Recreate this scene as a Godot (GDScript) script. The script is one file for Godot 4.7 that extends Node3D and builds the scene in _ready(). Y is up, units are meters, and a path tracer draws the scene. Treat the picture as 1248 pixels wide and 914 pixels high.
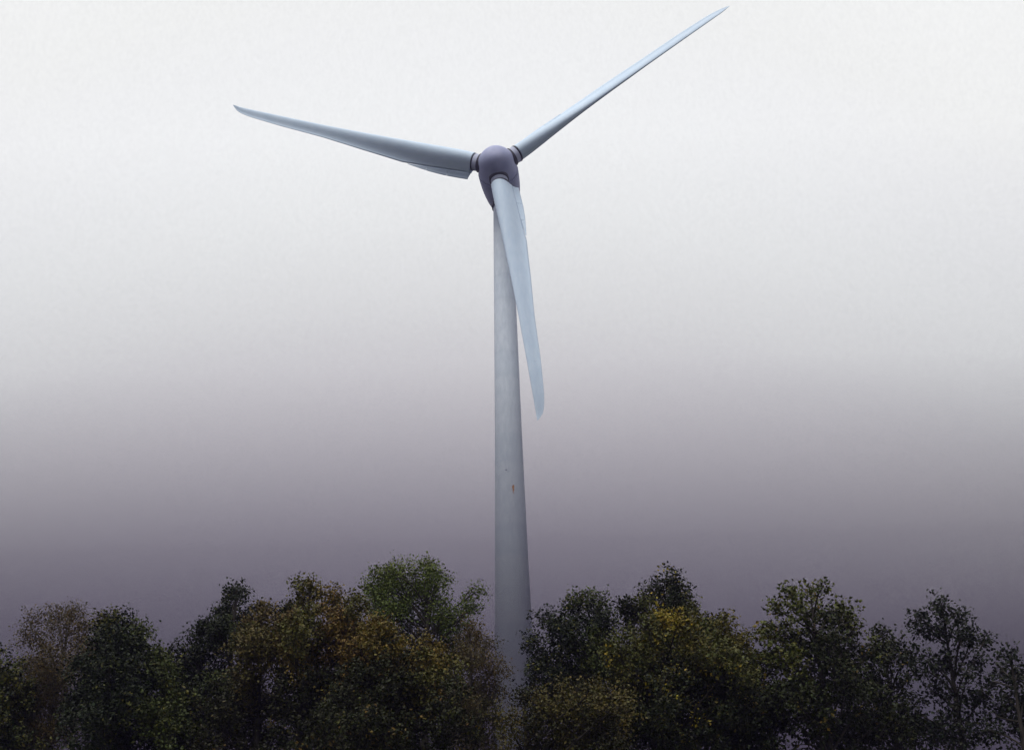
extends Node3D

# ---------------------------------------------------------------- view, sky, sun
const SUN_ENERGY := 0.5
const EXPOSURE := 1.8
const HAZE_DENSITY := 0.0002
const SKY_GRAIN := 0.07
const TURBINE_Z := -118.8
const HUB_HEIGHT := 98.0
# sky radiance (linear) by elevation in degrees
const SKY_STOPS := [
	[0.0, 0.326, 0.283, 0.386], [12.6, 0.355, 0.308, 0.420], [14.6, 0.437, 0.401, 0.519], [16.7, 0.484, 0.458, 0.554], [18.8, 0.534, 0.500, 0.591], [21.3, 0.616, 0.583, 0.661], [23.9, 0.703, 0.678, 0.734], [26.5, 0.771, 0.749, 0.789], [29.1, 0.811, 0.796, 0.824], [31.3, 0.831, 0.826, 0.847], [33.5, 0.880, 0.886, 0.895], [37.9, 0.920, 0.934, 0.938], [42.2, 0.917, 0.929, 0.938], [46.4, 0.911, 0.919, 0.927], [49.7, 0.912, 0.919, 0.914], [60.0, 0.967, 0.975, 0.969], [90.0, 1.040, 1.048, 1.042]]

var rng := RandomNumberGenerator.new()


func sky_color(el: float) -> Color:
	for i in range(1, SKY_STOPS.size()):
		if el <= SKY_STOPS[i][0]:
			var a: Array = SKY_STOPS[i - 1]
			var b: Array = SKY_STOPS[i]
			var t: float = (el - a[0]) / (b[0] - a[0])
			return Color(lerpf(a[1], b[1], t), lerpf(a[2], b[2], t), lerpf(a[3], b[3], t))
	return Color(SKY_STOPS[-1][1], SKY_STOPS[-1][2], SKY_STOPS[-1][3])


func make_sky() -> ImageTexture:
	# An overcast dome: bright above, a dark purple bank of murk low down, a little higher ahead of the camera than round about.
	var w := 512
	var h := 512
	var table := []
	for i in 1801:
		var sum := Color(0, 0, 0)
		for j in range(-8, 9):
			sum += sky_color(clampf(i * 0.05 + j * 0.16, 0.0, 90.0)) * ((9.0 - absi(j)) / 81.0)
		table.append(sum)
	var drift := FastNoiseLite.new()
	drift.seed = 7
	drift.frequency = 0.02
	drift.fractal_octaves = 4
	var data := PackedFloat32Array()
	data.resize(w * h * 3)
	var k := 0
	for y in h:
		var el := 90.0 - (y + 0.5) / h * 180.0
		var tel := tan(deg_to_rad(clampf(el, 0.0, 89.9)))
		for x in w:
			var phi := (x + 0.5) / w * TAU - PI
			var c := clampf(cos(phi), 0.0, 1.0)
			var e2 := rad_to_deg(atan(tel / maxf(pow(c, 2.5), 0.70))) + 3.8 * sin(phi) + drift.get_noise_3d(cos(phi) * 60.0, el * 1.6, sin(phi) * 60.0) * 0.6
			var col: Color = table[int(clampf(e2, 0.0, 90.0) * 20.0)]
			data[k] = col.r / EXPOSURE
			data[k + 1] = col.g / EXPOSURE
			data[k + 2] = col.b / EXPOSURE
			k += 3
	var img := Image.create_from_data(w, h, false, Image.FORMAT_RGBF, data.to_byte_array())
	img.resize(4096, 2048, Image.INTERPOLATE_CUBIC)
	img.convert(Image.FORMAT_RGBAF)
	# film grain imitated as fine dark speckle over the sky, in three random tiles
	var tiles := []
	for t in 3:
		var tile := Image.create(256, 256, false, Image.FORMAT_RGBAF)
		for y in 256:
			for x in 256:
				tile.set_pixel(x, y, Color(0.03 * rng.randf(), 0.03 * rng.randf(), 0.04 * rng.randf(), SKY_GRAIN * pow(rng.randf(), 1.3)))
		tiles.append(tile)
	for y in 8:
		for x in 16:
			img.blend_rect(tiles[rng.randi() % 3], Rect2i(0, 0, 256, 256), Vector2i(x * 256, y * 256))
	return ImageTexture.create_from_image(img)


func build_view() -> void:
	var yaw := deg_to_rad(0.30)
	var pitch := deg_to_rad(29.7)
	var roll := deg_to_rad(1.62)
	var r0 := Vector3(cos(yaw), 0, sin(yaw))
	var z0 := Vector3(-sin(yaw), 0, cos(yaw))
	var u0 := Vector3.UP * cos(pitch) + z0 * sin(pitch)
	var back := z0 * cos(pitch) - Vector3.UP * sin(pitch)
	var cam := Camera3D.new()
	cam.name = "camera"
	cam.fov = rad_to_deg(2.0 * atan(457.0 / 1367.0))
	cam.near = 0.1
	cam.far = 6000.0
	cam.transform = Transform3D(Basis(r0 * cos(roll) - u0 * sin(roll), r0 * sin(roll) + u0 * cos(roll), back), Vector3(0, 1.6, 0))
	add_child(cam)
	cam.current = true

	var env := Environment.new()
	env.background_mode = Environment.BG_SKY
	var sm := PanoramaSkyMaterial.new()
	sm.panorama = make_sky()
	var sky := Sky.new()
	sky.sky_material = sm
	env.sky = sky
	env.sky_rotation = Vector3(0, PI, 0)
	env.tonemap_mode = Environment.TONE_MAPPER_LINEAR
	env.tonemap_exposure = EXPOSURE
	env.sdfgi_enabled = true
	env.ssao_enabled = true
	env.ssil_enabled = true
	env.fog_enabled = true
	env.fog_density = HAZE_DENSITY
	env.fog_light_color = Color(0.74, 0.70, 0.98)
	env.volumetric_fog_enabled = true
	env.volumetric_fog_density = 0.0
	var we := WorldEnvironment.new()
	we.name = "world_environment"
	we.environment = env
	add_child(we)

	var sun := DirectionalLight3D.new()
	sun.name = "sun"
	sun.light_energy = SUN_ENERGY
	sun.light_color = Color(1.0, 0.985, 0.96)
	sun.light_angular_distance = 25.0
	sun.shadow_enabled = true
	sun.position = Vector3(0, 200, 0)
	sun.look_at_from_position(Vector3(-16, 72, 38), Vector3.ZERO, Vector3.UP)
	add_child(sun)


# ---------------------------------------------------------------- helpers
func mat(c: Color, rough: float, spec := 0.5) -> StandardMaterial3D:
	var m := StandardMaterial3D.new()
	m.albedo_color = c.linear_to_srgb()
	m.roughness = rough
	m.metallic_specular = spec
	return m


func obj(called: String, mesh: Mesh, m: Material, parent: Node) -> MeshInstance3D:
	var o := MeshInstance3D.new()
	o.name = called
	o.mesh = mesh
	o.material_override = m
	o.cast_shadow = GeometryInstance3D.SHADOW_CASTING_SETTING_ON
	parent.add_child(o, true)
	return o


func tag(o: Node, label: String, category: String, group := "", kind := "") -> void:
	o.set_meta("label", label)
	if category != "":
		o.set_meta("category", category)
	if group != "":
		o.set_meta("group", group)
	if kind != "":
		o.set_meta("kind", kind)


# rings of equal length -> skin; closed round each ring; smooth or flat caps
func skin(rings: Array, cap_start: bool, cap_end: bool, smooth := true) -> ArrayMesh:
	var st := SurfaceTool.new()
	st.begin(Mesh.PRIMITIVE_TRIANGLES)
	st.set_smooth_group(0 if smooth else -1)
	var n: int = rings[0].size()
	for i in rings.size() - 1:
		var a: PackedVector3Array = rings[i]
		var b: PackedVector3Array = rings[i + 1]
		for j in n:
			var j2 := (j + 1) % n
			for v in [a[j], b[j], a[j2], a[j2], b[j], b[j2]]:
				st.add_vertex(v)
	for which in 2:
		if not (cap_start if which == 0 else cap_end):
			continue
		st.set_smooth_group(-1)
		var ring: PackedVector3Array = rings[0] if which == 0 else rings[rings.size() - 1]
		var mid := Vector3.ZERO
		for v in ring:
			mid += v / n
		for j in n:
			var j2 := (j + 1) % n
			if which == 0:
				for v in [mid, ring[j], ring[j2]]:
					st.add_vertex(v)
			else:
				for v in [mid, ring[j2], ring[j]]:
					st.add_vertex(v)
	st.generate_normals()
	return st.commit()


func lathe(profile: Array, segs: int, origin: Vector3, axis: Vector3, side: Vector3, cap_start := false, cap_end := false, smooth := true) -> ArrayMesh:
	var other := axis.cross(side).normalized()
	var rings := []
	for p in profile:
		var ring := PackedVector3Array()
		for j in segs:
			var a := TAU * j / segs
			ring.append(origin + axis * p[0] + (side * cos(a) + other * sin(a)) * p[1])
		rings.append(ring)
	return skin(rings, cap_start, cap_end, smooth)


func table_at(t: Array, x: float, col := 1) -> float:
	if x <= t[0][0]:
		return t[0][col]
	for i in range(1, t.size()):
		if x <= t[i][0]:
			return lerpf(t[i - 1][col], t[i][col], (x - t[i - 1][0]) / (t[i][0] - t[i - 1][0]))
	return t[t.size() - 1][col]


func noise_texture(seed_: int, freq: float, lo: Color, hi: Color, size := 512, normal := false) -> NoiseTexture2D:
	var n := FastNoiseLite.new()
	n.seed = seed_
	n.frequency = freq
	n.fractal_octaves = 5
	var t := NoiseTexture2D.new()
	t.width = size
	t.height = size
	t.seamless = true
	t.noise = n
	if normal:
		t.as_normal_map = true
		t.bump_strength = 4.0
	else:
		var g := Gradient.new()
		g.set_color(0, lo)
		g.set_color(1, hi)
		t.color_ramp = g
	return t


# ---------------------------------------------------------------- ground
func build_ground() -> void:
	var pm := PlaneMesh.new()
	pm.size = Vector2(2400, 2400)
	var m := mat(Color(0.05, 0.055, 0.03), 0.95, 0.2)
	m.albedo_color = Color.WHITE
	m.albedo_texture = noise_texture(11, 0.01, Color(0.05, 0.048, 0.03).linear_to_srgb(), Color(0.07, 0.085, 0.035).linear_to_srgb(), 512)
	m.uv1_triplanar = true
	m.uv1_world_triplanar = true
	m.uv1_scale = Vector3.ONE * 0.07
	var g := obj("ground", pm, m, self)
	tag(g, "dark grassy field under the trees and turbine", "ground", "", "structure")


# ---------------------------------------------------------------- wind turbine
const BLADE := [ # radius, chord, leading edge ahead of the pitch axis, thickness/chord, twist in degrees
	[3.2, 3.70, 1.15, 0.60, 27.0], [5.0, 3.80, 1.13, 0.56, 27.0], [7.0, 3.82, 1.06, 0.50, 26.0], [9.0, 3.70, 0.97, 0.44, 25.0], [11.0, 3.45, 0.87, 0.40, 24.0],
	[13.2, 3.15, 0.77, 0.35, 23.0], [16.0, 2.85, 0.64, 0.30, 21.5], [19.2, 2.55, 0.50, 0.27, 18.0], [26.0, 1.90, 0.26, 0.22, 13.0], [32.6, 1.62, 0.13, 0.19, 9.5],
	[37.6, 1.28, 0.06, 0.17, 8.0], [39.2, 1.05, 0.04, 0.16, 8.0], [40.2, 0.74, 0.03, 0.15, 8.0], [40.8, 0.36, 0.02, 0.14, 8.0], [41.2, 0.06, 0.0, 0.14, 8.0]]
const TOWER := [[0.0, 6.0], [10.0, 5.3], [25.0, 4.55], [38.6, 4.02], [47.8, 3.64], [61.7, 3.20], [74.4, 2.92], [96.0, 2.45]]


func half_thickness(x: float) -> float:
	if x < 0.3:
		var s := (0.3 - x) / 0.3
		return sqrt(maxf(0.0, 1.0 - s * s))
	return 0.5 * (1.0 + cos(PI * (x - 0.3) / 0.7)) * 0.985 + 0.015


# seam between the blade and its trailing edge panels, as a share of the chord
func seam_share(r: float) -> float:
	if r >= 13.2:
		return 1.0
	var at := lerpf(-1.60, -2.37, (r - 3.2) / 10.0)
	return clampf((table_at(BLADE, r, 2) - at) / table_at(BLADE, r, 1), 0.3, 1.0)


# one closed section of the blade between two shares of the chord, in blade axes: x towards the leading edge, y outwards, z upwind
func blade_section(r: float, from_: float, to: float, n: int) -> PackedVector3Array:
	var c := table_at(BLADE, r, 1)
	var le := table_at(BLADE, r, 2)
	var t := table_at(BLADE, r, 3) * c * 0.5
	var tw := deg_to_rad(table_at(BLADE, r, 4))
	var camber := 0.035 * c
	var bend := 0.035 * r + 0.18 * pow(clampf((r - 39.4) / 1.6, 0, 1), 2.0)
	var ring := PackedVector3Array()
	for j in 2 * n:
		var upper := j < n
		var q := float(j if upper else 2 * n - 1 - j) / (n - 1)
		var x := 0.0
		if from_ == 0.0:
			x = to * (1.0 - cos(q * PI * 0.5)) if to > 0.99 else to * pow(q, 1.7)
			x = lerpf(x, to * q, 0.15)
		else:
			x = lerpf(from_, to, q)
		var h := half_thickness(x) * t
		var cam := -camber * sin(PI * pow(x, 1.6))
		var y := cam + (h if upper else -h)
		var off := le - x * c
		ring.append(Vector3(off * cos(tw) - y * sin(tw), r, off * sin(tw) + y * cos(tw) + bend))
	return ring


func build_turbine() -> void:
	var root := Node3D.new()
	root.name = "wind_turbine"
	add_child(root)
	root.position = Vector3(0, 0, TURBINE_Z)
	tag(root, "tall pale three-bladed wind turbine rising behind the trees", "wind turbine")

	var paint := mat(Color(0.60, 0.66, 0.70), 0.62, 0.3)
	paint.albedo_color = Color.WHITE
	paint.albedo_texture = noise_texture(21, 0.016, Color(0.46, 0.58, 0.71).linear_to_srgb(), Color(0.55, 0.655, 0.765).linear_to_srgb(), 512)
	paint.uv1_triplanar = true
	paint.uv1_scale = Vector3(0.25, 0.06, 0.25)
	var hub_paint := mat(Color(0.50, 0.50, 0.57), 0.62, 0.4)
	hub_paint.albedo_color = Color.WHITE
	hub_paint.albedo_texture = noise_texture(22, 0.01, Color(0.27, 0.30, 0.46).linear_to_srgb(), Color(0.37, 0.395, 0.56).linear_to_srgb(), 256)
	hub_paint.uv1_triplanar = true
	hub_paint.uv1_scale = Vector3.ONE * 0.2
	var collar_paint := mat(Color(0.36, 0.39, 0.50), 0.6, 0.35)
	var dark := mat(Color(0.03, 0.032, 0.045), 0.7)
	var concrete := mat(Color(0.5, 0.54, 0.58), 0.7, 0.35)
	concrete.albedo_color = Color.WHITE
	concrete.albedo_texture = noise_texture(23, 0.02, Color(0.54, 0.615, 0.69).linear_to_srgb(), Color(0.70, 0.77, 0.835).linear_to_srgb(), 512)
	concrete.uv1_triplanar = true
	concrete.uv1_scale = Vector3(0.22, 0.05, 0.22)
	var concrete2: StandardMaterial3D = concrete.duplicate()
	concrete2.albedo_color = Color(0.975, 0.98, 0.985)
	var rust := mat(Color(0.52, 0.27, 0.08), 0.9, 0.2)

	# tower: ring sections set on one another, with a thin recessed joint between them
	var tower := Node3D.new()
	tower.name = "tower"
	root.add_child(tower)
	var y0 := 0.0
	var k := 0
	var core := []
	for i in 25:
		core.append([i * 3.96, table_at(TOWER, i * 3.96) * 0.5 - 0.05])
	obj("tower_core", lathe(core, 64, Vector3.ZERO, Vector3.UP, Vector3.RIGHT), concrete, tower)
	while y0 < 95.0:
		var y1 := minf(y0 + 3.8, 95.2)
		var lo := table_at(TOWER, y0 + 0.009) * 0.5
		var hi := table_at(TOWER, y1 - 0.009) * 0.5
		obj("tower_section", lathe([[y0 + 0.009, lo], [y1 - 0.009, hi]], 64, Vector3.ZERO, Vector3.UP, Vector3.RIGHT), concrete2 if (k * 7) % 3 == 0 else concrete, tower)
		y0 = y1
		k += 1
	obj("yaw_ring", lathe([[95.0, 1.30], [95.0, 1.42], [95.5, 1.45], [95.5, 1.25], [96.4, 1.25]], 48, Vector3.ZERO, Vector3.UP, Vector3.RIGHT), dark, root)
	# rust stain running down from a bolt, and a small dark vent cap
	tower_patch(root, "rust_streak", rust, 54.0, 0.0, 13.0)
	var vent_a := deg_to_rad(-12.0)
	var vr := table_at(TOWER, 55.9) * 0.5
	var vent := obj("vent_cap", lathe([[-0.02, 0.07], [0.04, 0.07], [0.05, 0.05]], 12, Vector3(sin(vent_a) * vr, 55.9, cos(vent_a) * vr), Vector3(sin(vent_a), 0, cos(vent_a)), Vector3.UP, true, true), dark, root)
	vent.set_meta("label", "small dark vent cap on the tower")

	# rotor axes
	var psi := deg_to_rad(-7.65)
	var tilt := deg_to_rad(5.0)
	var n := Vector3(sin(psi) * cos(tilt), sin(tilt), cos(psi) * cos(tilt))
	var r := Vector3.UP.cross(n).normalized()
	var u := n.cross(r)
	var hub := Vector3(0, HUB_HEIGHT, 0) + n * 4.5
	var angles := []
	for d in [156.3, 36.3, 276.3]:
		angles.append(deg_to_rad(d))

	# nacelle: the static drop behind the rotor
	var prof := []
	for i in 25:
		var t := i / 24.0 * PI * 0.5
		prof.append([-1.0 - 8.0 * sin(t), maxf(2.66 * pow(cos(t), 0.85), 0.02)])
	prof.reverse()
	prof.append([-0.97, 2.60])
	prof.append([-0.97, 2.2])
	obj("nacelle", lathe(prof, 64, hub, n, r, true), hub_paint, root)
	obj("bearing_ring", lathe([[-1.2, 2.35], [-0.7, 2.35]], 64, hub, n, r), dark, root)

	# spinner with a swelling where each blade enters
	var rings := []
	for i in 40:
		var s := i / 39.0
		var ring := PackedVector3Array()
		var t := s * PI * 0.5
		var ax := -0.85 + 3.75 * sin(t)
		var rad := 2.60 * pow(maxf(cos(t), 0.0), 0.80)
		for j in 120:
			var a := TAU * j / 120.0
			var swell := 0.0
			for ba in angles:
				var da := absf(wrapf(a - ba, -PI, PI))
				swell += exp(-pow(da / 0.42, 2.0))
			var here := rad * (1.0 + (swell * 0.16 - 0.085) * exp(-pow((ax - 0.35) / 1.25, 2.0)) * smoothstep(-0.85, -0.2, ax))
			ring.append(hub + n * ax + (r * cos(a) + u * sin(a)) * maxf(here, 0.01))
		rings.append(ring)
	var back := PackedVector3Array()
	for v in rings[0]:
		back.append(hub + n * -0.85 + (v - hub - n * -0.85) * 0.88)
	rings.push_front(back)
	obj("spinner", skin(rings, false, true), hub_paint, root)

	# blades
	var radii := []
	var x := 3.45
	while x < 39.4:
		radii.append(x)
		x += 0.5 if x < 14.0 else 1.0
	for q in [39.4, 39.8, 40.2, 40.5, 40.8, 41.0, 41.2]:
		radii.append(q)
	var brings := []
	for q in radii:
		brings.append(blade_section(q, 0.0, seam_share(q), 22))
	var blade_mesh := skin(brings, true, true)
	var panel_meshes := []
	var ends := [3.47, 6.5, 9.6, 12.4]
	for p in 3:
		var pr := []
		for i in 8:
			var q := lerpf(ends[p] + 0.025, ends[p + 1] - 0.025, i / 7.0)
			var gap := 0.05 / table_at(BLADE, q, 1)
			pr.append(blade_section(q, minf(seam_share(q) + gap, 0.985), 1.0, 7))
		panel_meshes.append(skin(pr, true, true))
	var collar_mesh := lathe([[1.7, 1.10], [3.22, 1.14], [3.24, 1.10]], 40, Vector3.ZERO, Vector3.UP, Vector3.RIGHT, false, true)
	var seal_mesh := lathe([[3.2, 1.0], [3.24, 1.165], [3.40, 1.165], [3.5, 1.0]], 40, Vector3.ZERO, Vector3.UP, Vector3.RIGHT, false, true)
	var socket_mesh := lathe([[1.9, 1.27], [2.54, 1.27], [2.60, 1.18]], 40, Vector3.ZERO, Vector3.UP, Vector3.RIGHT, false, true)
	for a in angles:
		var span: Vector3 = r * cos(a) + u * sin(a)
		var lead: Vector3 = r * sin(a) - u * cos(a)
		var b := obj("blade", blade_mesh, paint, root)
		b.transform = Transform3D(Basis(lead, span, n), hub)
		for pm in panel_meshes:
			obj("trailing_edge_panel", pm, paint, b)
		obj("root_collar", collar_mesh, collar_paint, b)
		obj("root_seal", seal_mesh, dark, b)
		obj("socket_ring", socket_mesh, dark, b)


func tower_patch(parent: Node3D, called: String, m: Material, top: float, shift: float, deg: float) -> void:
	# a thin run of rust following the round of the tower
	var st := SurfaceTool.new()
	st.begin(Mesh.PRIMITIVE_TRIANGLES)
	var rows := 12
	var wide := [0.10, 0.15, 0.17, 0.16, 0.15, 0.12, 0.13, 0.10, 0.07, 0.05, 0.045, 0.03, 0.01]
	var pts := []
	for i in rows + 1:
		var y := top - 1.15 * i / rows
		var rad := table_at(TOWER, y) * 0.5 + 0.006
		var mid := deg_to_rad(deg) * rad + shift + 0.03 * sin(i * 1.3)
		var row := []
		for s in [-1.0, 0.0, 1.0]:
			var aa: float = (mid + s * wide[i] * 0.8) / rad
			row.append(Vector3(sin(aa) * rad, y, cos(aa) * rad))
		pts.append(row)
	for i in rows:
		for s in 2:
			for v in [pts[i][s], pts[i][s + 1], pts[i + 1][s], pts[i][s + 1], pts[i + 1][s + 1], pts[i + 1][s]]:
				st.add_vertex(v)
	st.generate_normals()
	var o := obj(called, st.commit(), m, parent)
	o.set_meta("label", "orange rust streak running down the pale tower")


# ---------------------------------------------------------------- mist behind the trees
func build_mist() -> void:
	var layers := [[34.0, 0.0205], [49.0, 0.0194], [73.0, 0.006]]
	# x reach, front and back differ a little so that no two faces share a plane
	for i in layers.size():
		var l: Array = layers[i]
		var f := FogVolume.new()
		f.name = "dimming_mist"
		f.size = Vector3(600.0 + 12.0 * i, l[0] - 0.1 * i, 39.0 + 1.6 * i)
		f.position = Vector3(1.3 * i, l[0] * 0.5 + 0.05 + 0.05 * i, -101.6 + 0.3 * i)
		var m := FogMaterial.new()
		m.density = l[1]
		m.albedo = Color(0.29, 0.255, 0.36)  # dark absorbing mist, added and shaped to dim the tower foot and low sky
		f.material = m
		add_child(f, true)
		tag(f, "dark absorbing mist added to dim the foot of the tower and low sky", "mist", "mist behind the trees", "stuff")


# ---------------------------------------------------------------- trees
var leaf_mat: StandardMaterial3D
var bark_mat: StandardMaterial3D
var pale_bark: StandardMaterial3D


func tube(st: SurfaceTool, pts: Array, r0: float, r1: float, segs: int) -> void:
	var prev := []
	for i in pts.size():
		var d: Vector3 = (pts[mini(i + 1, pts.size() - 1)] - pts[maxi(i - 1, 0)]).normalized()
		var side := d.cross(Vector3(0.31, 0.2, 0.93)).normalized()
		var other := d.cross(side)
		var rad := lerpf(r0, r1, float(i) / (pts.size() - 1))
		var ring := []
		for j in segs:
			var a := TAU * j / segs
			ring.append(pts[i] + (side * cos(a) + other * sin(a)) * rad)
		if i > 0:
			for j in segs:
				var j2 := (j + 1) % segs
				for v in [prev[j], ring[j], prev[j2], prev[j2], ring[j], ring[j2]]:
					st.add_vertex(v)
		prev = ring


func bent(a: Vector3, b: Vector3, n: int, wobble: float, lift: float) -> Array:
	var out := []
	var len := a.distance_to(b)
	var o1 := Vector3(rng.randfn(), rng.randfn() * 0.5, rng.randfn()) * wobble * len
	for i in n + 1:
		var t := float(i) / n
		out.append(a.lerp(b, t) + o1 * sin(PI * t) + Vector3.UP * lift * len * sin(PI * t))
	return out


func near() -> float:
	return clampf(rng.randfn(), -1.7, 1.7)


func make_sprigs(size: float, spread: float, leaves: int, drooping: float) -> Array:
	# several shapes of leaf cluster, each a PackedVector3Array of plain triangles (two to a leaf, folded at the rib)
	var out := []
	for s in 6:
		var v := PackedVector3Array()
		for i in leaves:
			var at := Vector3(near(), near() * 0.8, near()) * spread * 0.55
			var dir := Vector3(rng.randfn(), rng.randfn() * 0.7 - 0.25 - drooping, rng.randfn()).normalized()
			var side := dir.cross(Vector3(rng.randfn(), rng.randfn(), rng.randfn())).normalized()
			var up := dir.cross(side)
			var l := size * rng.randf_range(0.65, 1.3)
			var w := l * rng.randf_range(0.28, 0.42)
			var tip := at + dir * l
			var e1 := at + dir * l * 0.45 + side * w + up * w * 0.35
			var e2 := at + dir * l * 0.45 - side * w + up * w * 0.35
			for p in [at, e1, tip, at, tip, e2]:
				v.append(p)
		out.append(v)
	return out


# x, z: foot; lobes: [x, y, z, radius] in metres from the foot; dens: clusters per unit of lobe volume
func build_tree(called: String, label: String, x: float, z: float, lobes: Array, size: float, palette: Array, dens: float, bark: Material, opts := {}) -> void:
	var root := Node3D.new()
	root.name = called
	add_child(root, true)
	root.position = Vector3(x, 0, z)
	tag(root, label, "tree", "trees in the row before the turbine")
	var top := Vector3(0, 0, 0)
	for l in lobes:
		if l[1] > top.y:
			top = Vector3(l[0], l[1], l[2])
	var girth: float = opts.get("girth", 0.016 * top.y + 0.04)
	# trunk
	var st := SurfaceTool.new()
	st.begin(Mesh.PRIMITIVE_TRIANGLES)
	st.set_smooth_group(0)
	var spine := bent(Vector3(0, -0.1, 0), top, 10, 0.018, 0.0)
	tube(st, spine, girth, 0.025, 8)
	st.generate_normals()
	obj("trunk", st.commit(), bark, root)
	# limbs, one to a lobe, with twigs
	var verts := PackedVector3Array()
	var cols := PackedColorArray()
	var leaves: int = opts.get("leaves", 12)
	var sprigs := make_sprigs(size, opts.get("spread", 0.30), leaves, opts.get("droop", 0.0))
	var colour_sets := []
	for p in palette:
		var list := []
		for s in 4:
			var c := PackedColorArray()
			for i in leaves:
				var f := rng.randf_range(0.7, 1.3)
				var warm := rng.randf_range(-0.15, 0.15)
				var one := Color(p.r * f * (1.0 + warm), p.g * f, p.b * f * (1.0 - warm))
				for q in 6:
					c.append(one)
			list.append(c)
		colour_sets.append(list)
	for l in lobes:
		var centre := Vector3(l[0], l[1], l[2])
		var rad: float = l[3]
		var flat := Vector2(centre.x, centre.z).length()
		var from_y := clampf(centre.y - 0.55 * flat - rad * 0.9, 1.2, top.y * 0.93)
		var ti := clampf(from_y / maxf(top.y, 0.1), 0.0, 0.97) * 10.0
		var foot: Vector3 = spine[int(ti)].lerp(spine[mini(int(ti) + 1, 10)], ti - int(ti))
		var bst := SurfaceTool.new()
		bst.begin(Mesh.PRIMITIVE_TRIANGLES)
		bst.set_smooth_group(0)
		var thick := clampf(0.03 + 0.035 * rad, 0.035, girth * 0.5)
		tube(bst, bent(foot, centre, 6, 0.06, 0.05), thick, 0.02, 6)
		var twigs := int(5 + rad * 4)
		var twig_ends := []
		for i in twigs:
			var d := Vector3(rng.randfn(), rng.randfn() + 0.35, rng.randfn()).normalized()
			var stretch: float = opts.get("tall", 1.15)
			var e := centre + Vector3(d.x, d.y * stretch, d.z) * rad * rng.randf_range(0.75, 1.18)
			twig_ends.append(e)
			tube(bst, bent(foot.lerp(centre, rng.randf_range(0.6, 1.0)), e, 4, 0.08, 0.04), 0.018, 0.006, 4)
		bst.generate_normals()
		obj("branch", bst.commit(), bark, root)
		# leaf clusters: along the twigs and in uneven knots through the lobe
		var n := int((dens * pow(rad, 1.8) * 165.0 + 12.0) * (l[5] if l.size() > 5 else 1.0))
		var knots := []
		for i in int(5 + rad * 13):
			var d := Vector3(rng.randfn(), rng.randfn(), rng.randfn()).normalized() * rng.randf_range(0.35, 1.22)
			var stretch2: float = opts.get("tall", 1.15)
			knots.append(centre + Vector3(d.x, d.y * stretch2, d.z) * rad)
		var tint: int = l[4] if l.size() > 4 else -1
		for i in n:
			var p: Vector3
			if rng.randf() < 0.15:
				var e: Vector3 = twig_ends[rng.randi() % twig_ends.size()]
				p = centre.lerp(e, sqrt(rng.randf_range(0.2, 1.06))) + Vector3(rng.randfn(), rng.randfn(), rng.randfn()) * 0.10
			else:
				p = knots[rng.randi() % knots.size()] + Vector3(near(), near() * 0.8, near()) * (0.075 + rad * 0.055)
			if p.y < 0.5:
				continue
			var basis := Basis(Vector3(rng.randfn(), rng.randfn(), rng.randfn()).normalized(), rng.randf() * TAU) if opts.get("droop", 0.0) == 0.0 else Basis(Vector3.UP, rng.randf() * TAU)
			var part: PackedVector3Array = Transform3D(basis * rng.randf_range(0.8, 1.2), p) * sprigs[rng.randi() % 6]
			verts.append_array(part)
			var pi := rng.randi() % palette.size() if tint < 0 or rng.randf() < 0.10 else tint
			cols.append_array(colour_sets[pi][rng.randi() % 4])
	var arr := []
	arr.resize(Mesh.ARRAY_MAX)
	arr[Mesh.ARRAY_VERTEX] = verts
	arr[Mesh.ARRAY_COLOR] = cols
	var am := ArrayMesh.new()
	am.add_surface_from_arrays(Mesh.PRIMITIVE_TRIANGLES, arr)
	obj("crown", am, leaf_mat, root)
	leaf_total += verts.size() / 6


var leaf_total := 0

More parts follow.
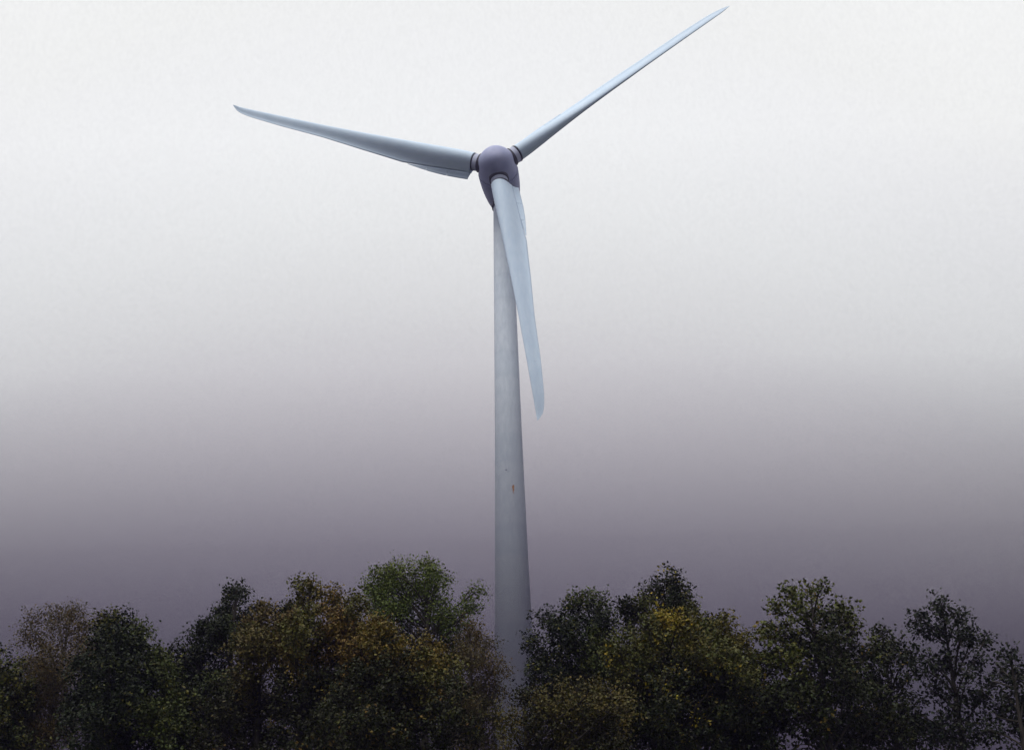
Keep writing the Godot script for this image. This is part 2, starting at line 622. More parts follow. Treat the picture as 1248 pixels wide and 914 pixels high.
func build_trees() -> void:  # in most palettes the first colour is darkened, painting shade into low lobes
	leaf_mat = mat(Color.WHITE, 0.6, 0.3)
	leaf_mat.vertex_color_use_as_albedo = true
	leaf_mat.cull_mode = BaseMaterial3D.CULL_DISABLED
	leaf_mat.backlight_enabled = true
	leaf_mat.backlight = Color(0.22, 0.22, 0.12)
	bark_mat = mat(Color(0.03, 0.026, 0.022), 0.9, 0.2)
	pale_bark = mat(Color(0.075, 0.065, 0.06), 0.8, 0.3)
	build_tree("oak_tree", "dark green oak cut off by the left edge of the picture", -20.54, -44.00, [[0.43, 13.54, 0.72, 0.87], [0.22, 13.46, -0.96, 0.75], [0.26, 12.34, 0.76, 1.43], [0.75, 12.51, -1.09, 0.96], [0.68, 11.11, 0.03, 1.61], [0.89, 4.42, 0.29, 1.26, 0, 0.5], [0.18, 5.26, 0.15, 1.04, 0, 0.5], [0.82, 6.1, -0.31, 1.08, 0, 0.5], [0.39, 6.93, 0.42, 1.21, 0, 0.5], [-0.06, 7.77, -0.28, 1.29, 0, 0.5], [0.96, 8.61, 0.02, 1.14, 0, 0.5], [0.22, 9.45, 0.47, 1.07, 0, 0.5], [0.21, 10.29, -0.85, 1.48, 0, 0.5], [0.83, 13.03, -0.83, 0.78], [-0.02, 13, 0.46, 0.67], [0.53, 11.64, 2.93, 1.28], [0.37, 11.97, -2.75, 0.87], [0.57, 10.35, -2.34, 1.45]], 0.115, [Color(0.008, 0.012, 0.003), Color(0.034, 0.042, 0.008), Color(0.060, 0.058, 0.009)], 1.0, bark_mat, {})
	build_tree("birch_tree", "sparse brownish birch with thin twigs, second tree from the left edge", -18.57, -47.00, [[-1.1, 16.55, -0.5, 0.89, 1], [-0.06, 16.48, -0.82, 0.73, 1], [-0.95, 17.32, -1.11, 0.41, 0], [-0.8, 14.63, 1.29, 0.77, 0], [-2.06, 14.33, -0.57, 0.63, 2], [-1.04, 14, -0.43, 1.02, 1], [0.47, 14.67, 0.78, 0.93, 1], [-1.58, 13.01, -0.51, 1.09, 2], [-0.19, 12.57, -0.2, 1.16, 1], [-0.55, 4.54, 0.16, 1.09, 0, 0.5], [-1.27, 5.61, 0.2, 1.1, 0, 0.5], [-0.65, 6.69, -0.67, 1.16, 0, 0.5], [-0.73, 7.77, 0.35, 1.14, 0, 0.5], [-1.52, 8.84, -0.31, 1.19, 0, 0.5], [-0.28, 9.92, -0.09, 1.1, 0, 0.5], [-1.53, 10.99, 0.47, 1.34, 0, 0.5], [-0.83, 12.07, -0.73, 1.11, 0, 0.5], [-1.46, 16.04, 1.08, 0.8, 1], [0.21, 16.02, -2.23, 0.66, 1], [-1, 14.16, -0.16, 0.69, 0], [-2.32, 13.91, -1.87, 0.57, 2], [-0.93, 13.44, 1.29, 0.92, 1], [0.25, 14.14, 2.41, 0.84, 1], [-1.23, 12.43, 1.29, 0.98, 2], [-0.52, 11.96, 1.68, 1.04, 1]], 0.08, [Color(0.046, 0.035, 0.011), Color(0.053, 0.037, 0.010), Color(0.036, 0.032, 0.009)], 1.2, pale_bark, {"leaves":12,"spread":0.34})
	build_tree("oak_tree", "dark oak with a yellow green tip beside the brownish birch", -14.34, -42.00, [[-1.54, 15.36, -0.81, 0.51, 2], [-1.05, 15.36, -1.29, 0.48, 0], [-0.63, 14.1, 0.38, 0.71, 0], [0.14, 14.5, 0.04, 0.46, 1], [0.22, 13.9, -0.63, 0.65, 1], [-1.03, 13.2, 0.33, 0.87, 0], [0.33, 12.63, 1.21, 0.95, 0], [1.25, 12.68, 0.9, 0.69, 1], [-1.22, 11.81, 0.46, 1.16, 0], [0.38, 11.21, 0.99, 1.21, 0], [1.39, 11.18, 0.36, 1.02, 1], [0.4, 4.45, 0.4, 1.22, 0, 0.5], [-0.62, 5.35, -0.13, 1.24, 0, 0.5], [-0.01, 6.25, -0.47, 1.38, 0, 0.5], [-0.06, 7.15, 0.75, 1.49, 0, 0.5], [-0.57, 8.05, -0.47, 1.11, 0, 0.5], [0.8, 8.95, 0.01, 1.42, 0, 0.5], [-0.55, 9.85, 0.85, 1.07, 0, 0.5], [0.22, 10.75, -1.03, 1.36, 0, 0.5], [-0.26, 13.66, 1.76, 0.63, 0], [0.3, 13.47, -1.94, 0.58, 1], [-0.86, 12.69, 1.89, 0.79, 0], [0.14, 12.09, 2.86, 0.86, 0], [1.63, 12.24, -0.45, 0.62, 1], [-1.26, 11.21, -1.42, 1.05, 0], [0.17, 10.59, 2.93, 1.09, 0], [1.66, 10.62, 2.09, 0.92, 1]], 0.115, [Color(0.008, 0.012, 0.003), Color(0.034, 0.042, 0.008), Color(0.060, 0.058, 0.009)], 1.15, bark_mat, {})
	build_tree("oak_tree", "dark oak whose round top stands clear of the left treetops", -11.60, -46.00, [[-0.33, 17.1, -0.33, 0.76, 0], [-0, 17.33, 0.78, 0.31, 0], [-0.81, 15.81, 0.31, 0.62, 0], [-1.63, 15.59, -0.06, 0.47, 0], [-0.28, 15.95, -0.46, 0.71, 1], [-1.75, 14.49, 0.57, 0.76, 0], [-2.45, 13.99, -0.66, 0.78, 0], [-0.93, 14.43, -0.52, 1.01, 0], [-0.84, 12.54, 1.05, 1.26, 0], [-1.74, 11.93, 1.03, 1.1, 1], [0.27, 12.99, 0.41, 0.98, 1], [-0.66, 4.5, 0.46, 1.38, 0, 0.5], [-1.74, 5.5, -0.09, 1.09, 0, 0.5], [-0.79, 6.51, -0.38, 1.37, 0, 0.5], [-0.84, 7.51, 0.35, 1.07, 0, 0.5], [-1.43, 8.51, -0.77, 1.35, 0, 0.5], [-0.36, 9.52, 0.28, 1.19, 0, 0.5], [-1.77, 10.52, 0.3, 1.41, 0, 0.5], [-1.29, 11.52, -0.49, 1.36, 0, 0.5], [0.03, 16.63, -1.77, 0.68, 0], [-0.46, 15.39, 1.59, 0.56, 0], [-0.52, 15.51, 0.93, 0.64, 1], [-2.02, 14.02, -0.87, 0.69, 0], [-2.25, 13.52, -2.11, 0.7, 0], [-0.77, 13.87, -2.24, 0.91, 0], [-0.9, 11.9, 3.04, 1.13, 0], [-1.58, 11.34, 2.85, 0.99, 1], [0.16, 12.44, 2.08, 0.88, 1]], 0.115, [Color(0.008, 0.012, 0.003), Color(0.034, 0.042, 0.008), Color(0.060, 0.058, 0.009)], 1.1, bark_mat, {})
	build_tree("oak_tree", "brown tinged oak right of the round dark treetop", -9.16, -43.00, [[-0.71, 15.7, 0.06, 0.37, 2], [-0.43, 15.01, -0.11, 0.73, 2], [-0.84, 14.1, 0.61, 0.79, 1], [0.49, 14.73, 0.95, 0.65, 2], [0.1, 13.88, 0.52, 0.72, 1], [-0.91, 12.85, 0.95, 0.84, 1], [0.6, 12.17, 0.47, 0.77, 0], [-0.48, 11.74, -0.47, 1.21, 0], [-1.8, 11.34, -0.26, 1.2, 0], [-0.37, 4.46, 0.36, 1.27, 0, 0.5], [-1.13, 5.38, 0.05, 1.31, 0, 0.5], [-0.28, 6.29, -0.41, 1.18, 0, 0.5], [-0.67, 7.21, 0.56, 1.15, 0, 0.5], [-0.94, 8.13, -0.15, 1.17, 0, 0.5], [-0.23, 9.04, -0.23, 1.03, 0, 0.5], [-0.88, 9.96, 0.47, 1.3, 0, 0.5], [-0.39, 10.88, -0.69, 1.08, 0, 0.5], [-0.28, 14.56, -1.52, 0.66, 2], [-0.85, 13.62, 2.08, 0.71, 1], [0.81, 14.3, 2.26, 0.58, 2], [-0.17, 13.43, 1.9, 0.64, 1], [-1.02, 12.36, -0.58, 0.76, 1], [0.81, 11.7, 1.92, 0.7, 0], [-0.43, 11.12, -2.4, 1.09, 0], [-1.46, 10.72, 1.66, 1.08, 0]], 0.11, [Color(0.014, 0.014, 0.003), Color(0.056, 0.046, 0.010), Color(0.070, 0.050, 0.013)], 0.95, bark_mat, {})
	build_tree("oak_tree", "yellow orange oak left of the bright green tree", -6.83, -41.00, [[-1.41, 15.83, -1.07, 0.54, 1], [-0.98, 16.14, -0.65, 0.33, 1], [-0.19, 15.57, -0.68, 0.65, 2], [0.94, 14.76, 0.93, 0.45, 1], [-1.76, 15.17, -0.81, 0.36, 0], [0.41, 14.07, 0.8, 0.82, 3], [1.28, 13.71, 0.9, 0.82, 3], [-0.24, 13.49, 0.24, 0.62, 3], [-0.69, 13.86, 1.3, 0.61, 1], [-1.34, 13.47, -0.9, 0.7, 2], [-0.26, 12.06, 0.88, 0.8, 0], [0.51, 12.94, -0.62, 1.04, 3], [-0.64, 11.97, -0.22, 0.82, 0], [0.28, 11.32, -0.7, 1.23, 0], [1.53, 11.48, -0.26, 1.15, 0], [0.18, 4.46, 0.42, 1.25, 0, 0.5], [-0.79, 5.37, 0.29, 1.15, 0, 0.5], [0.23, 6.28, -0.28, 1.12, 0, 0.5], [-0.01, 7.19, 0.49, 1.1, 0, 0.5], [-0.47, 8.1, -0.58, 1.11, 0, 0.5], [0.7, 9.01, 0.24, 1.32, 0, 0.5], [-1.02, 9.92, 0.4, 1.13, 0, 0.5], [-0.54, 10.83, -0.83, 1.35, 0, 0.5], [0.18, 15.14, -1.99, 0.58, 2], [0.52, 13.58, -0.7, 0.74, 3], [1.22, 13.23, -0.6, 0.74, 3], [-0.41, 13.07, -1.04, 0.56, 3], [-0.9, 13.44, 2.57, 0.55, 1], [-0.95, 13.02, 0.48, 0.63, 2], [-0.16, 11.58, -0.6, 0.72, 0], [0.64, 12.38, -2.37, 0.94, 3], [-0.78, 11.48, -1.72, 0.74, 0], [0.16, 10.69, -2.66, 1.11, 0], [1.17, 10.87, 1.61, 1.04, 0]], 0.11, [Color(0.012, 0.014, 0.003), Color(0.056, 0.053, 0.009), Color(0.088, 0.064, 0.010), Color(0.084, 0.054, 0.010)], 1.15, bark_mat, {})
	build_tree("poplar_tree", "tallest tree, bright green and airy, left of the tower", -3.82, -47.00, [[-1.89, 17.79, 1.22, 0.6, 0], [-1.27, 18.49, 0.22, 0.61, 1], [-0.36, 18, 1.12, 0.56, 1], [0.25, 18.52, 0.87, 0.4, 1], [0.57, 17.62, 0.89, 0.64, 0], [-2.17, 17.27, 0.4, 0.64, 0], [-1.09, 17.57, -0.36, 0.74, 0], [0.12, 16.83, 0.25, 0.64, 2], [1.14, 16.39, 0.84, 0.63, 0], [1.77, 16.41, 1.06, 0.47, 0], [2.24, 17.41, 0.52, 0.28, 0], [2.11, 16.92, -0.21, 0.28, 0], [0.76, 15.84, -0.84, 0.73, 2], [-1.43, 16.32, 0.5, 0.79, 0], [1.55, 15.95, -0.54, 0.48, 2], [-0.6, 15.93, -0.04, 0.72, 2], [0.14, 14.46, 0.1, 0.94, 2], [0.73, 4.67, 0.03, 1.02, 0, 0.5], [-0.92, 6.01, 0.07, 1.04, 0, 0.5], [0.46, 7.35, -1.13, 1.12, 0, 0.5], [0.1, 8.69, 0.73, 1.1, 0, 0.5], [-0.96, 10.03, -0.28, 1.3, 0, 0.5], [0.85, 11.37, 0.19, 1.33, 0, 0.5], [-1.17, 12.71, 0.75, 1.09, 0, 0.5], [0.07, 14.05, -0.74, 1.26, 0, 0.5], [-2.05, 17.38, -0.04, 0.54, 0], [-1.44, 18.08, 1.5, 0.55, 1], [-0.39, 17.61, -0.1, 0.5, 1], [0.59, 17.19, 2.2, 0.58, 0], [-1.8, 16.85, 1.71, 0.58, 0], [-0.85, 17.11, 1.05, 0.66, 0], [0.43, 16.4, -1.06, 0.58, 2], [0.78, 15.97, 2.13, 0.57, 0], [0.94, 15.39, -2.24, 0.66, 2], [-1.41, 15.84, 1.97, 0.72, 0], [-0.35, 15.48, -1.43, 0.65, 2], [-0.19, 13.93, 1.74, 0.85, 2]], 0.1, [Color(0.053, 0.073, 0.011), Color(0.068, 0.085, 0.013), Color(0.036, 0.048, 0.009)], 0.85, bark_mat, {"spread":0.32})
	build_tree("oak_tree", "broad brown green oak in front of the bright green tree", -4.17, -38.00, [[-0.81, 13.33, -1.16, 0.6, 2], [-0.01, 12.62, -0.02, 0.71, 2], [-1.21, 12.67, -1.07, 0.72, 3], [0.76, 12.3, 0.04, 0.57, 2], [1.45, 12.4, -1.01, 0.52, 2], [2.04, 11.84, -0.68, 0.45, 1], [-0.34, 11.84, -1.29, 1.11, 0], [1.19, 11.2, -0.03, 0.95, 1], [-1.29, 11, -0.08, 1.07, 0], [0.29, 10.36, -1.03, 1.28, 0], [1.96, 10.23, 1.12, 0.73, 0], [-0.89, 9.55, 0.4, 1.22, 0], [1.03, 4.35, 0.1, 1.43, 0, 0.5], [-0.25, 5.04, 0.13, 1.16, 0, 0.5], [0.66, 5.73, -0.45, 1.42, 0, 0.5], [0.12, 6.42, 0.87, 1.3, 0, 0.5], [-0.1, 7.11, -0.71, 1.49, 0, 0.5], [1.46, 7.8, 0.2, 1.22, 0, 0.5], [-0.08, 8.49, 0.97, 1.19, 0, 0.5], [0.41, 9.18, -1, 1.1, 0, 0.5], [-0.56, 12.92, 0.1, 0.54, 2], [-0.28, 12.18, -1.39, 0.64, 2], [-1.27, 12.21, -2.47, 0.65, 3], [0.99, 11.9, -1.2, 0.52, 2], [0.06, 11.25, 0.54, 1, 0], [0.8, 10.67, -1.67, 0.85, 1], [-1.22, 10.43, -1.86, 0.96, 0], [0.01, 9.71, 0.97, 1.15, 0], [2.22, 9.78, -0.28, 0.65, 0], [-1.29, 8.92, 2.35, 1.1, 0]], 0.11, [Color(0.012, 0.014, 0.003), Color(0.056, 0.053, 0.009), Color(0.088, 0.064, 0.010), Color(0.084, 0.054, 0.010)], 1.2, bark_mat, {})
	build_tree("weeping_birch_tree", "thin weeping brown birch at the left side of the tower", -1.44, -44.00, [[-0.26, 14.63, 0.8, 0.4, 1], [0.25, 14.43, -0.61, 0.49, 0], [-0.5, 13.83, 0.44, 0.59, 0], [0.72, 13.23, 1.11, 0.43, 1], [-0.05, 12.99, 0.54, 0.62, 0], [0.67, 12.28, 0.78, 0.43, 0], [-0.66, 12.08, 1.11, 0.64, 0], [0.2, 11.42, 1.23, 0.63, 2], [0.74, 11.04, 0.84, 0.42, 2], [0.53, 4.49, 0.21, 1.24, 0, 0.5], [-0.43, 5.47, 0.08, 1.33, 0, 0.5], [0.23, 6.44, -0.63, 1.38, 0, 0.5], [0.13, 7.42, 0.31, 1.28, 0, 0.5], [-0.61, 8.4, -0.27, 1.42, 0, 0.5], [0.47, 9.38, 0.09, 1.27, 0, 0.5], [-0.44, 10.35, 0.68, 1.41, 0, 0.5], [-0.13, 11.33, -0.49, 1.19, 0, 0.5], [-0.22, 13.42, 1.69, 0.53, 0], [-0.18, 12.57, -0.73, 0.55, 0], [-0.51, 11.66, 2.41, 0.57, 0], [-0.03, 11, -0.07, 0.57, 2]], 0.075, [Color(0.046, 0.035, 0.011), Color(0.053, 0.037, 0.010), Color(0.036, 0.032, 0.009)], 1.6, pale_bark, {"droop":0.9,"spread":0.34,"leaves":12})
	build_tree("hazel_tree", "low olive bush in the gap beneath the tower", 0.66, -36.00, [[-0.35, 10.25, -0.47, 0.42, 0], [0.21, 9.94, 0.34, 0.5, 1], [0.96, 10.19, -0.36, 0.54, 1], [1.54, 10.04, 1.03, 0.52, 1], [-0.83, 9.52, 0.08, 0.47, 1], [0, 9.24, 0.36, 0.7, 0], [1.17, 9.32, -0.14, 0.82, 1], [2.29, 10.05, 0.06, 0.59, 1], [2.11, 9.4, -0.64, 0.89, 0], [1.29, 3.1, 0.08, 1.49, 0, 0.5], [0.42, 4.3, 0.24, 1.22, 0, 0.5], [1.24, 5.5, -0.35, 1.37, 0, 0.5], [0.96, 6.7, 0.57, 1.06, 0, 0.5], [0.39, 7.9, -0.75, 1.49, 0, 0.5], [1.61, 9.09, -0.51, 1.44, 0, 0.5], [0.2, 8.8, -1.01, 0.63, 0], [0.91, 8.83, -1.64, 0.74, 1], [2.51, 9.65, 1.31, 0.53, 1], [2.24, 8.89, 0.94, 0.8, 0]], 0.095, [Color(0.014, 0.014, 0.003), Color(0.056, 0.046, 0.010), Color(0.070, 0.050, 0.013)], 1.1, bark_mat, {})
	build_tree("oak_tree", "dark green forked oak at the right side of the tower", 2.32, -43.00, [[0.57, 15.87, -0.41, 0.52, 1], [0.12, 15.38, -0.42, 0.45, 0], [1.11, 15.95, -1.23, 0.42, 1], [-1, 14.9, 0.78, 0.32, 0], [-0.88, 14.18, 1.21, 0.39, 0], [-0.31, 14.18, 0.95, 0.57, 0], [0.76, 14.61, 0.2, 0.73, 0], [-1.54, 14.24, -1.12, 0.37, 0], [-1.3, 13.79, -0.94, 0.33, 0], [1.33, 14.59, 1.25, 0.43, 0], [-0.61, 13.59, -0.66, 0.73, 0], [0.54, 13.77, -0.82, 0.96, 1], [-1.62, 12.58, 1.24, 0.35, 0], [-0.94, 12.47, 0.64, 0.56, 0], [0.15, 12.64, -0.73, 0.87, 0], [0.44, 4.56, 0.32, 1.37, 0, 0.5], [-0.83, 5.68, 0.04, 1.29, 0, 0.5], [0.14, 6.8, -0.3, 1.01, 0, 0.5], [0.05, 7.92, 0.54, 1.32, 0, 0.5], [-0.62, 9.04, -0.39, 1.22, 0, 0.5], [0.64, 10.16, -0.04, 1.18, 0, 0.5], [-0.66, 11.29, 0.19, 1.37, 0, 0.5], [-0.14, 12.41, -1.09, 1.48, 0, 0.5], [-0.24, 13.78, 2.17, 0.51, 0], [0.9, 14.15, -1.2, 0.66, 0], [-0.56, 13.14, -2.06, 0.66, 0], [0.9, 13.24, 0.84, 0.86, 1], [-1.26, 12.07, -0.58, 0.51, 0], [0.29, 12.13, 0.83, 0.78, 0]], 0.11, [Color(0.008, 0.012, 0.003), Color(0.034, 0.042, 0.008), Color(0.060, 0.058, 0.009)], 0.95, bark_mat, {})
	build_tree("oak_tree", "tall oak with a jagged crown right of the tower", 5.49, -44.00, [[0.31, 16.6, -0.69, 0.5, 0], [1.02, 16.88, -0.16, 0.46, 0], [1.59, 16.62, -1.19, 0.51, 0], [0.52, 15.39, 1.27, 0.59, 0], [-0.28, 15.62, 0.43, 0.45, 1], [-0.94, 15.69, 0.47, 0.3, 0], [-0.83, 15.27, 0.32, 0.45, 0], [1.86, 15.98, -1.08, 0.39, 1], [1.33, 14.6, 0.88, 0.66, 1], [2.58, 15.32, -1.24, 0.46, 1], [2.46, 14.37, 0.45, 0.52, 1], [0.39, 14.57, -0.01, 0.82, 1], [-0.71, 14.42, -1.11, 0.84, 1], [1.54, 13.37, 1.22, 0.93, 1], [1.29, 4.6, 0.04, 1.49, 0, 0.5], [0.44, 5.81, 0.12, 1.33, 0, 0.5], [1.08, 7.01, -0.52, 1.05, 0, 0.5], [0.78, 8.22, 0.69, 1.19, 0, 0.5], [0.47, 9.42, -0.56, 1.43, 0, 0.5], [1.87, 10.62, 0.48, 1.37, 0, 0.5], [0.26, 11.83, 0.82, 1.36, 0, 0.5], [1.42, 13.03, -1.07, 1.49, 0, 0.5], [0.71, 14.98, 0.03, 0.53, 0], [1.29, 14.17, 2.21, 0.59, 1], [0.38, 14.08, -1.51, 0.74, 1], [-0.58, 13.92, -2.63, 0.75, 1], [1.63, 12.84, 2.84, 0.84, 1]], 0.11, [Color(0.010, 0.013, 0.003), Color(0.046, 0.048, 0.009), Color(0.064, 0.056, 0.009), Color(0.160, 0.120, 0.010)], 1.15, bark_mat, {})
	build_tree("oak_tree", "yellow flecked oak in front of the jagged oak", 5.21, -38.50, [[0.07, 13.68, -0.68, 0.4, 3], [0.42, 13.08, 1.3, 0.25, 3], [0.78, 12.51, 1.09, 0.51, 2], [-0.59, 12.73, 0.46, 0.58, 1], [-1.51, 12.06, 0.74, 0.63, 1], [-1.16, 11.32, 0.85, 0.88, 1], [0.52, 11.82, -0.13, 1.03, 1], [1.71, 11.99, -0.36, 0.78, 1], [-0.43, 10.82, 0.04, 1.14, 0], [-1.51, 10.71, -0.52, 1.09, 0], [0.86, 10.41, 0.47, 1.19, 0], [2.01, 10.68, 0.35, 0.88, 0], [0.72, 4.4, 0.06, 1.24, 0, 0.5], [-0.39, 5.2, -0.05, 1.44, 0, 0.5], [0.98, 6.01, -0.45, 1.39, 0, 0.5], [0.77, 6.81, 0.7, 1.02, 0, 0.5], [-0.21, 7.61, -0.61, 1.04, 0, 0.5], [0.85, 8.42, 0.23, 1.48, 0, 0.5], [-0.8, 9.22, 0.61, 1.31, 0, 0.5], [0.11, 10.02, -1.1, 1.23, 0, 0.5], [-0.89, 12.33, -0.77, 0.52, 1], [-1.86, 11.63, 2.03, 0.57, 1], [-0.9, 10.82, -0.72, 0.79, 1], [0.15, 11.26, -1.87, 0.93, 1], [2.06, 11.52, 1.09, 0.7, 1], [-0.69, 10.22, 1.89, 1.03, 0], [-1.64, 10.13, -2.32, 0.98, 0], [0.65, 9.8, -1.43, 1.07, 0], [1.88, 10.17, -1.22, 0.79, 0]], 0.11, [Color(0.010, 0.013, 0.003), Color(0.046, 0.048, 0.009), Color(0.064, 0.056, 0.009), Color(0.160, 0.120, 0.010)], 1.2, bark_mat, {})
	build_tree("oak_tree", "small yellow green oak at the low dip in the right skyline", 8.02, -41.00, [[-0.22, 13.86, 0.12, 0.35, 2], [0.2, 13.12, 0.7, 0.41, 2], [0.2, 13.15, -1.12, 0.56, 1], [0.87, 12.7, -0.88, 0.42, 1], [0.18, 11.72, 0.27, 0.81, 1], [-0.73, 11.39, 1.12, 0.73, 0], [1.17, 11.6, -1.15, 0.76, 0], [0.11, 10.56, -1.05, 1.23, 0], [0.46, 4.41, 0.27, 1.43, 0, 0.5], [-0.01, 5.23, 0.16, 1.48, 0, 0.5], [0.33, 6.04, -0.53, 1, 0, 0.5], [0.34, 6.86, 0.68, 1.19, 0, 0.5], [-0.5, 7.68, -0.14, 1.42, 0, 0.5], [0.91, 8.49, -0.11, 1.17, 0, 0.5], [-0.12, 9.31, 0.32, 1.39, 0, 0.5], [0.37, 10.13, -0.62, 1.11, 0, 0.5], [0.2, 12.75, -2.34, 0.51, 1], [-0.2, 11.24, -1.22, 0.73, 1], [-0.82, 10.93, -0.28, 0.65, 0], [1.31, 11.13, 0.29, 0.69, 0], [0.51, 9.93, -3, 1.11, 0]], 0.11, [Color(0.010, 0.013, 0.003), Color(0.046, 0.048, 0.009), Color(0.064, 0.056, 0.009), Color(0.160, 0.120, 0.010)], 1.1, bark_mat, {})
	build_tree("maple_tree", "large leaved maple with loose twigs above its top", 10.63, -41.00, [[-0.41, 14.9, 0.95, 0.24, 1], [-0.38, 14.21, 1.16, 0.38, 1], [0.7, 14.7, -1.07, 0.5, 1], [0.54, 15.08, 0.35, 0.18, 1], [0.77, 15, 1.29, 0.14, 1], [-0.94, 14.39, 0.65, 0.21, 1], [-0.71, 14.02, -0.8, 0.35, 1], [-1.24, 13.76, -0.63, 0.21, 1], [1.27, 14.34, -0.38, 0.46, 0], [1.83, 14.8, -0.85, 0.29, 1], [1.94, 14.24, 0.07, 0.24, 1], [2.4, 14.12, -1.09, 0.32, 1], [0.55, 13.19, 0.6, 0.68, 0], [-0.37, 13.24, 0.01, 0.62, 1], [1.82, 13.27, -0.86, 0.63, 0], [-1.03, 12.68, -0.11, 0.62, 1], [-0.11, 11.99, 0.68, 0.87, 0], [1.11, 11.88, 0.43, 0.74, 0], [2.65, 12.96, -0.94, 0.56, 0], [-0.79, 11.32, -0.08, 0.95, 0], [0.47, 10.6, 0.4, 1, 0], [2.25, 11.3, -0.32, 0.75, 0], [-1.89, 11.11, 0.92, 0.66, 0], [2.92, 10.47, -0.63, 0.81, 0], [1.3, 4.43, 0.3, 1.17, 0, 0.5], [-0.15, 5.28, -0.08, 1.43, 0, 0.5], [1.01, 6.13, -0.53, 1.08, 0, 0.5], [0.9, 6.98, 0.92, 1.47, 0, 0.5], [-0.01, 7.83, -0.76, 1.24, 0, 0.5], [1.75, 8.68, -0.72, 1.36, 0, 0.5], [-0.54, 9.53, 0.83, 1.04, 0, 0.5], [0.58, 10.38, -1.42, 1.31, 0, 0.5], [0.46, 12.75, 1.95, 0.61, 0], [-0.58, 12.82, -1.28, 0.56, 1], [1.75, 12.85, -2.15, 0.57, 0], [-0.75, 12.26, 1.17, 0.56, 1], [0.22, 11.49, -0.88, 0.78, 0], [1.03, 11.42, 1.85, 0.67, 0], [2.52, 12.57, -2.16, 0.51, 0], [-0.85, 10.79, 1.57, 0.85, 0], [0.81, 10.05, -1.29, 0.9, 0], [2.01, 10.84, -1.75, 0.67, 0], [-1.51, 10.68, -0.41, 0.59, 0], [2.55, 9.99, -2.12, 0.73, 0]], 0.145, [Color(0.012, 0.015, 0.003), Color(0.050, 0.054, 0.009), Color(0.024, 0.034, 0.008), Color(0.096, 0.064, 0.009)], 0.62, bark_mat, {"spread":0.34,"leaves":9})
	build_tree("maple_tree", "narrow maple between the large maple and the bare dark tree", 14.06, -44.00, [[0.65, 14.44, -0.04, 0.3, 0], [1.44, 14.34, -1.26, 0.3, 0], [0.2, 13.67, 0.59, 0.29, 1], [0.4, 13.08, 0.95, 0.47, 0], [1.03, 13.19, 1.06, 0.32, 0], [-0.36, 12.38, 1.29, 0.5, 0], [0.96, 12.44, -0.3, 0.51, 0], [-0.05, 11.52, 0.38, 0.64, 0], [0.99, 10.99, -0.83, 0.66, 0], [0.96, 4.47, 0.09, 1.03, 0, 0.5], [0, 5.41, 0.24, 1.3, 0, 0.5], [0.88, 6.35, -0.55, 1.17, 0, 0.5], [0.82, 7.3, 0.42, 1.29, 0, 0.5], [0.27, 8.24, -0.41, 1.26, 0, 0.5], [1.16, 9.18, 0.21, 1.14, 0, 0.5], [-0.07, 10.12, 0.24, 1.42, 0, 0.5], [0.78, 11.06, -0.7, 1.15, 0, 0.5], [-0.26, 11.09, -0.93, 0.58, 0], [1.13, 10.56, 0.49, 0.59, 0]], 0.13, [Color(0.012, 0.015, 0.003), Color(0.050, 0.054, 0.009), Color(0.024, 0.034, 0.008), Color(0.096, 0.064, 0.009)], 0.7, bark_mat, {"spread":0.34,"leaves":9})
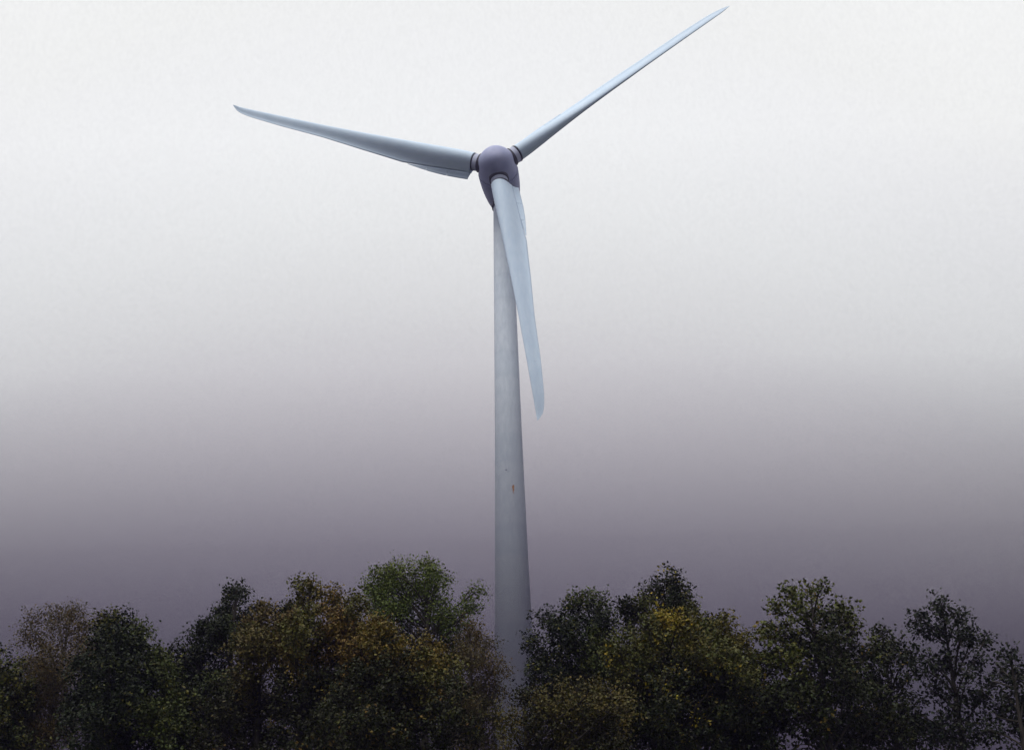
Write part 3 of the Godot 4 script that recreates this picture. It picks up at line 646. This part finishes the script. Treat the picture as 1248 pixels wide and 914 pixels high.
	build_tree("alder_tree", "sparse dark tree with visible branches near the right edge", 15.79, -42.00, [[0.75, 14.95, -0.07, 0.25, 0], [0.66, 14.33, 0.46, 0.32, 0], [1.24, 14.35, 0.15, 0.29, 0], [-0.47, 14.27, 0.56, 0.21, 0], [-0.46, 13.91, 0.08, 0.21, 0], [0.07, 13.92, 0.19, 0.25, 0], [0.54, 13.83, 0.02, 0.36, 0], [0.7, 13.31, 1.23, 0.41, 0], [1.14, 13.21, 1.02, 0.31, 0], [2.47, 13.68, -0.92, 0.22, 0], [-0.61, 12.54, 0.84, 0.48, 0], [-1.06, 12.5, 0.49, 0.35, 0], [0.4, 12.67, -0.51, 0.43, 0], [0.69, 12.81, 0.3, 0.31, 0], [1.44, 12.65, 0.25, 0.38, 0], [0.61, 11.81, 1.2, 0.3, 0], [-0.43, 11.66, 0.17, 0.48, 0], [0.24, 11.43, -0.18, 0.55, 0], [-1.06, 10.79, 0.15, 0.48, 0], [0.27, 10.28, 0.31, 0.61, 0], [1.03, 11.15, 0.85, 0.27, 0], [-0.34, 10.15, 0.29, 0.68, 0], [1.21, 4.42, 0.03, 1, 0, 0.5], [0.34, 5.25, 0.24, 1.46, 0, 0.5], [1.03, 6.09, -0.46, 1.31, 0, 0.5], [1.03, 6.92, 0.78, 1.26, 0, 0.5], [-0.2, 7.76, -0.58, 1.34, 0, 0.5], [1.36, 8.59, 0.26, 1.19, 0, 0.5], [-0.1, 9.42, 0.6, 1.14, 0, 0.5], [0.25, 10.26, -1.12, 1.17, 0, 0.5]], 0.135, [Color(0.010, 0.013, 0.005), Color(0.014, 0.017, 0.006)], 0.42, bark_mat, {"spread":0.32,"leaves":9})
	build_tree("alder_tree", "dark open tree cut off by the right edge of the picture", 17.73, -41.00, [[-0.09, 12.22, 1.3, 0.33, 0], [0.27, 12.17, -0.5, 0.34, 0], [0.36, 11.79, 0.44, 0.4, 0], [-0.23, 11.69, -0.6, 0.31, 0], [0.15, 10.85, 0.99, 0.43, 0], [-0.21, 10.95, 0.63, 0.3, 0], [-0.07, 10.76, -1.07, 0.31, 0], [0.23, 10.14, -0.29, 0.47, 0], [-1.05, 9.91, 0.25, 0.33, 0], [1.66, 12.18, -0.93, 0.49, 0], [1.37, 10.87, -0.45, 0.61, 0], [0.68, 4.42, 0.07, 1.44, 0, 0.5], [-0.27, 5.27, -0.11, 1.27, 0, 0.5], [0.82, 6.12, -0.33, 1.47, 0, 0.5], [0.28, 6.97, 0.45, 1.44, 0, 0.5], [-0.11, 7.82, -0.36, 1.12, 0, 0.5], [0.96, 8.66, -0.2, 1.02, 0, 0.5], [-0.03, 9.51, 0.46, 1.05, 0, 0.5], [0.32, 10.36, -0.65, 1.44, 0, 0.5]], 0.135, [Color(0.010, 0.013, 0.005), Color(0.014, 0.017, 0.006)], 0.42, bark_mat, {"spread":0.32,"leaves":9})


func _ready() -> void:
	rng.seed = 20240611
	build_view()
	build_ground()
	build_turbine()
	build_mist()
	build_trees()
	print("leaves ", leaf_total)
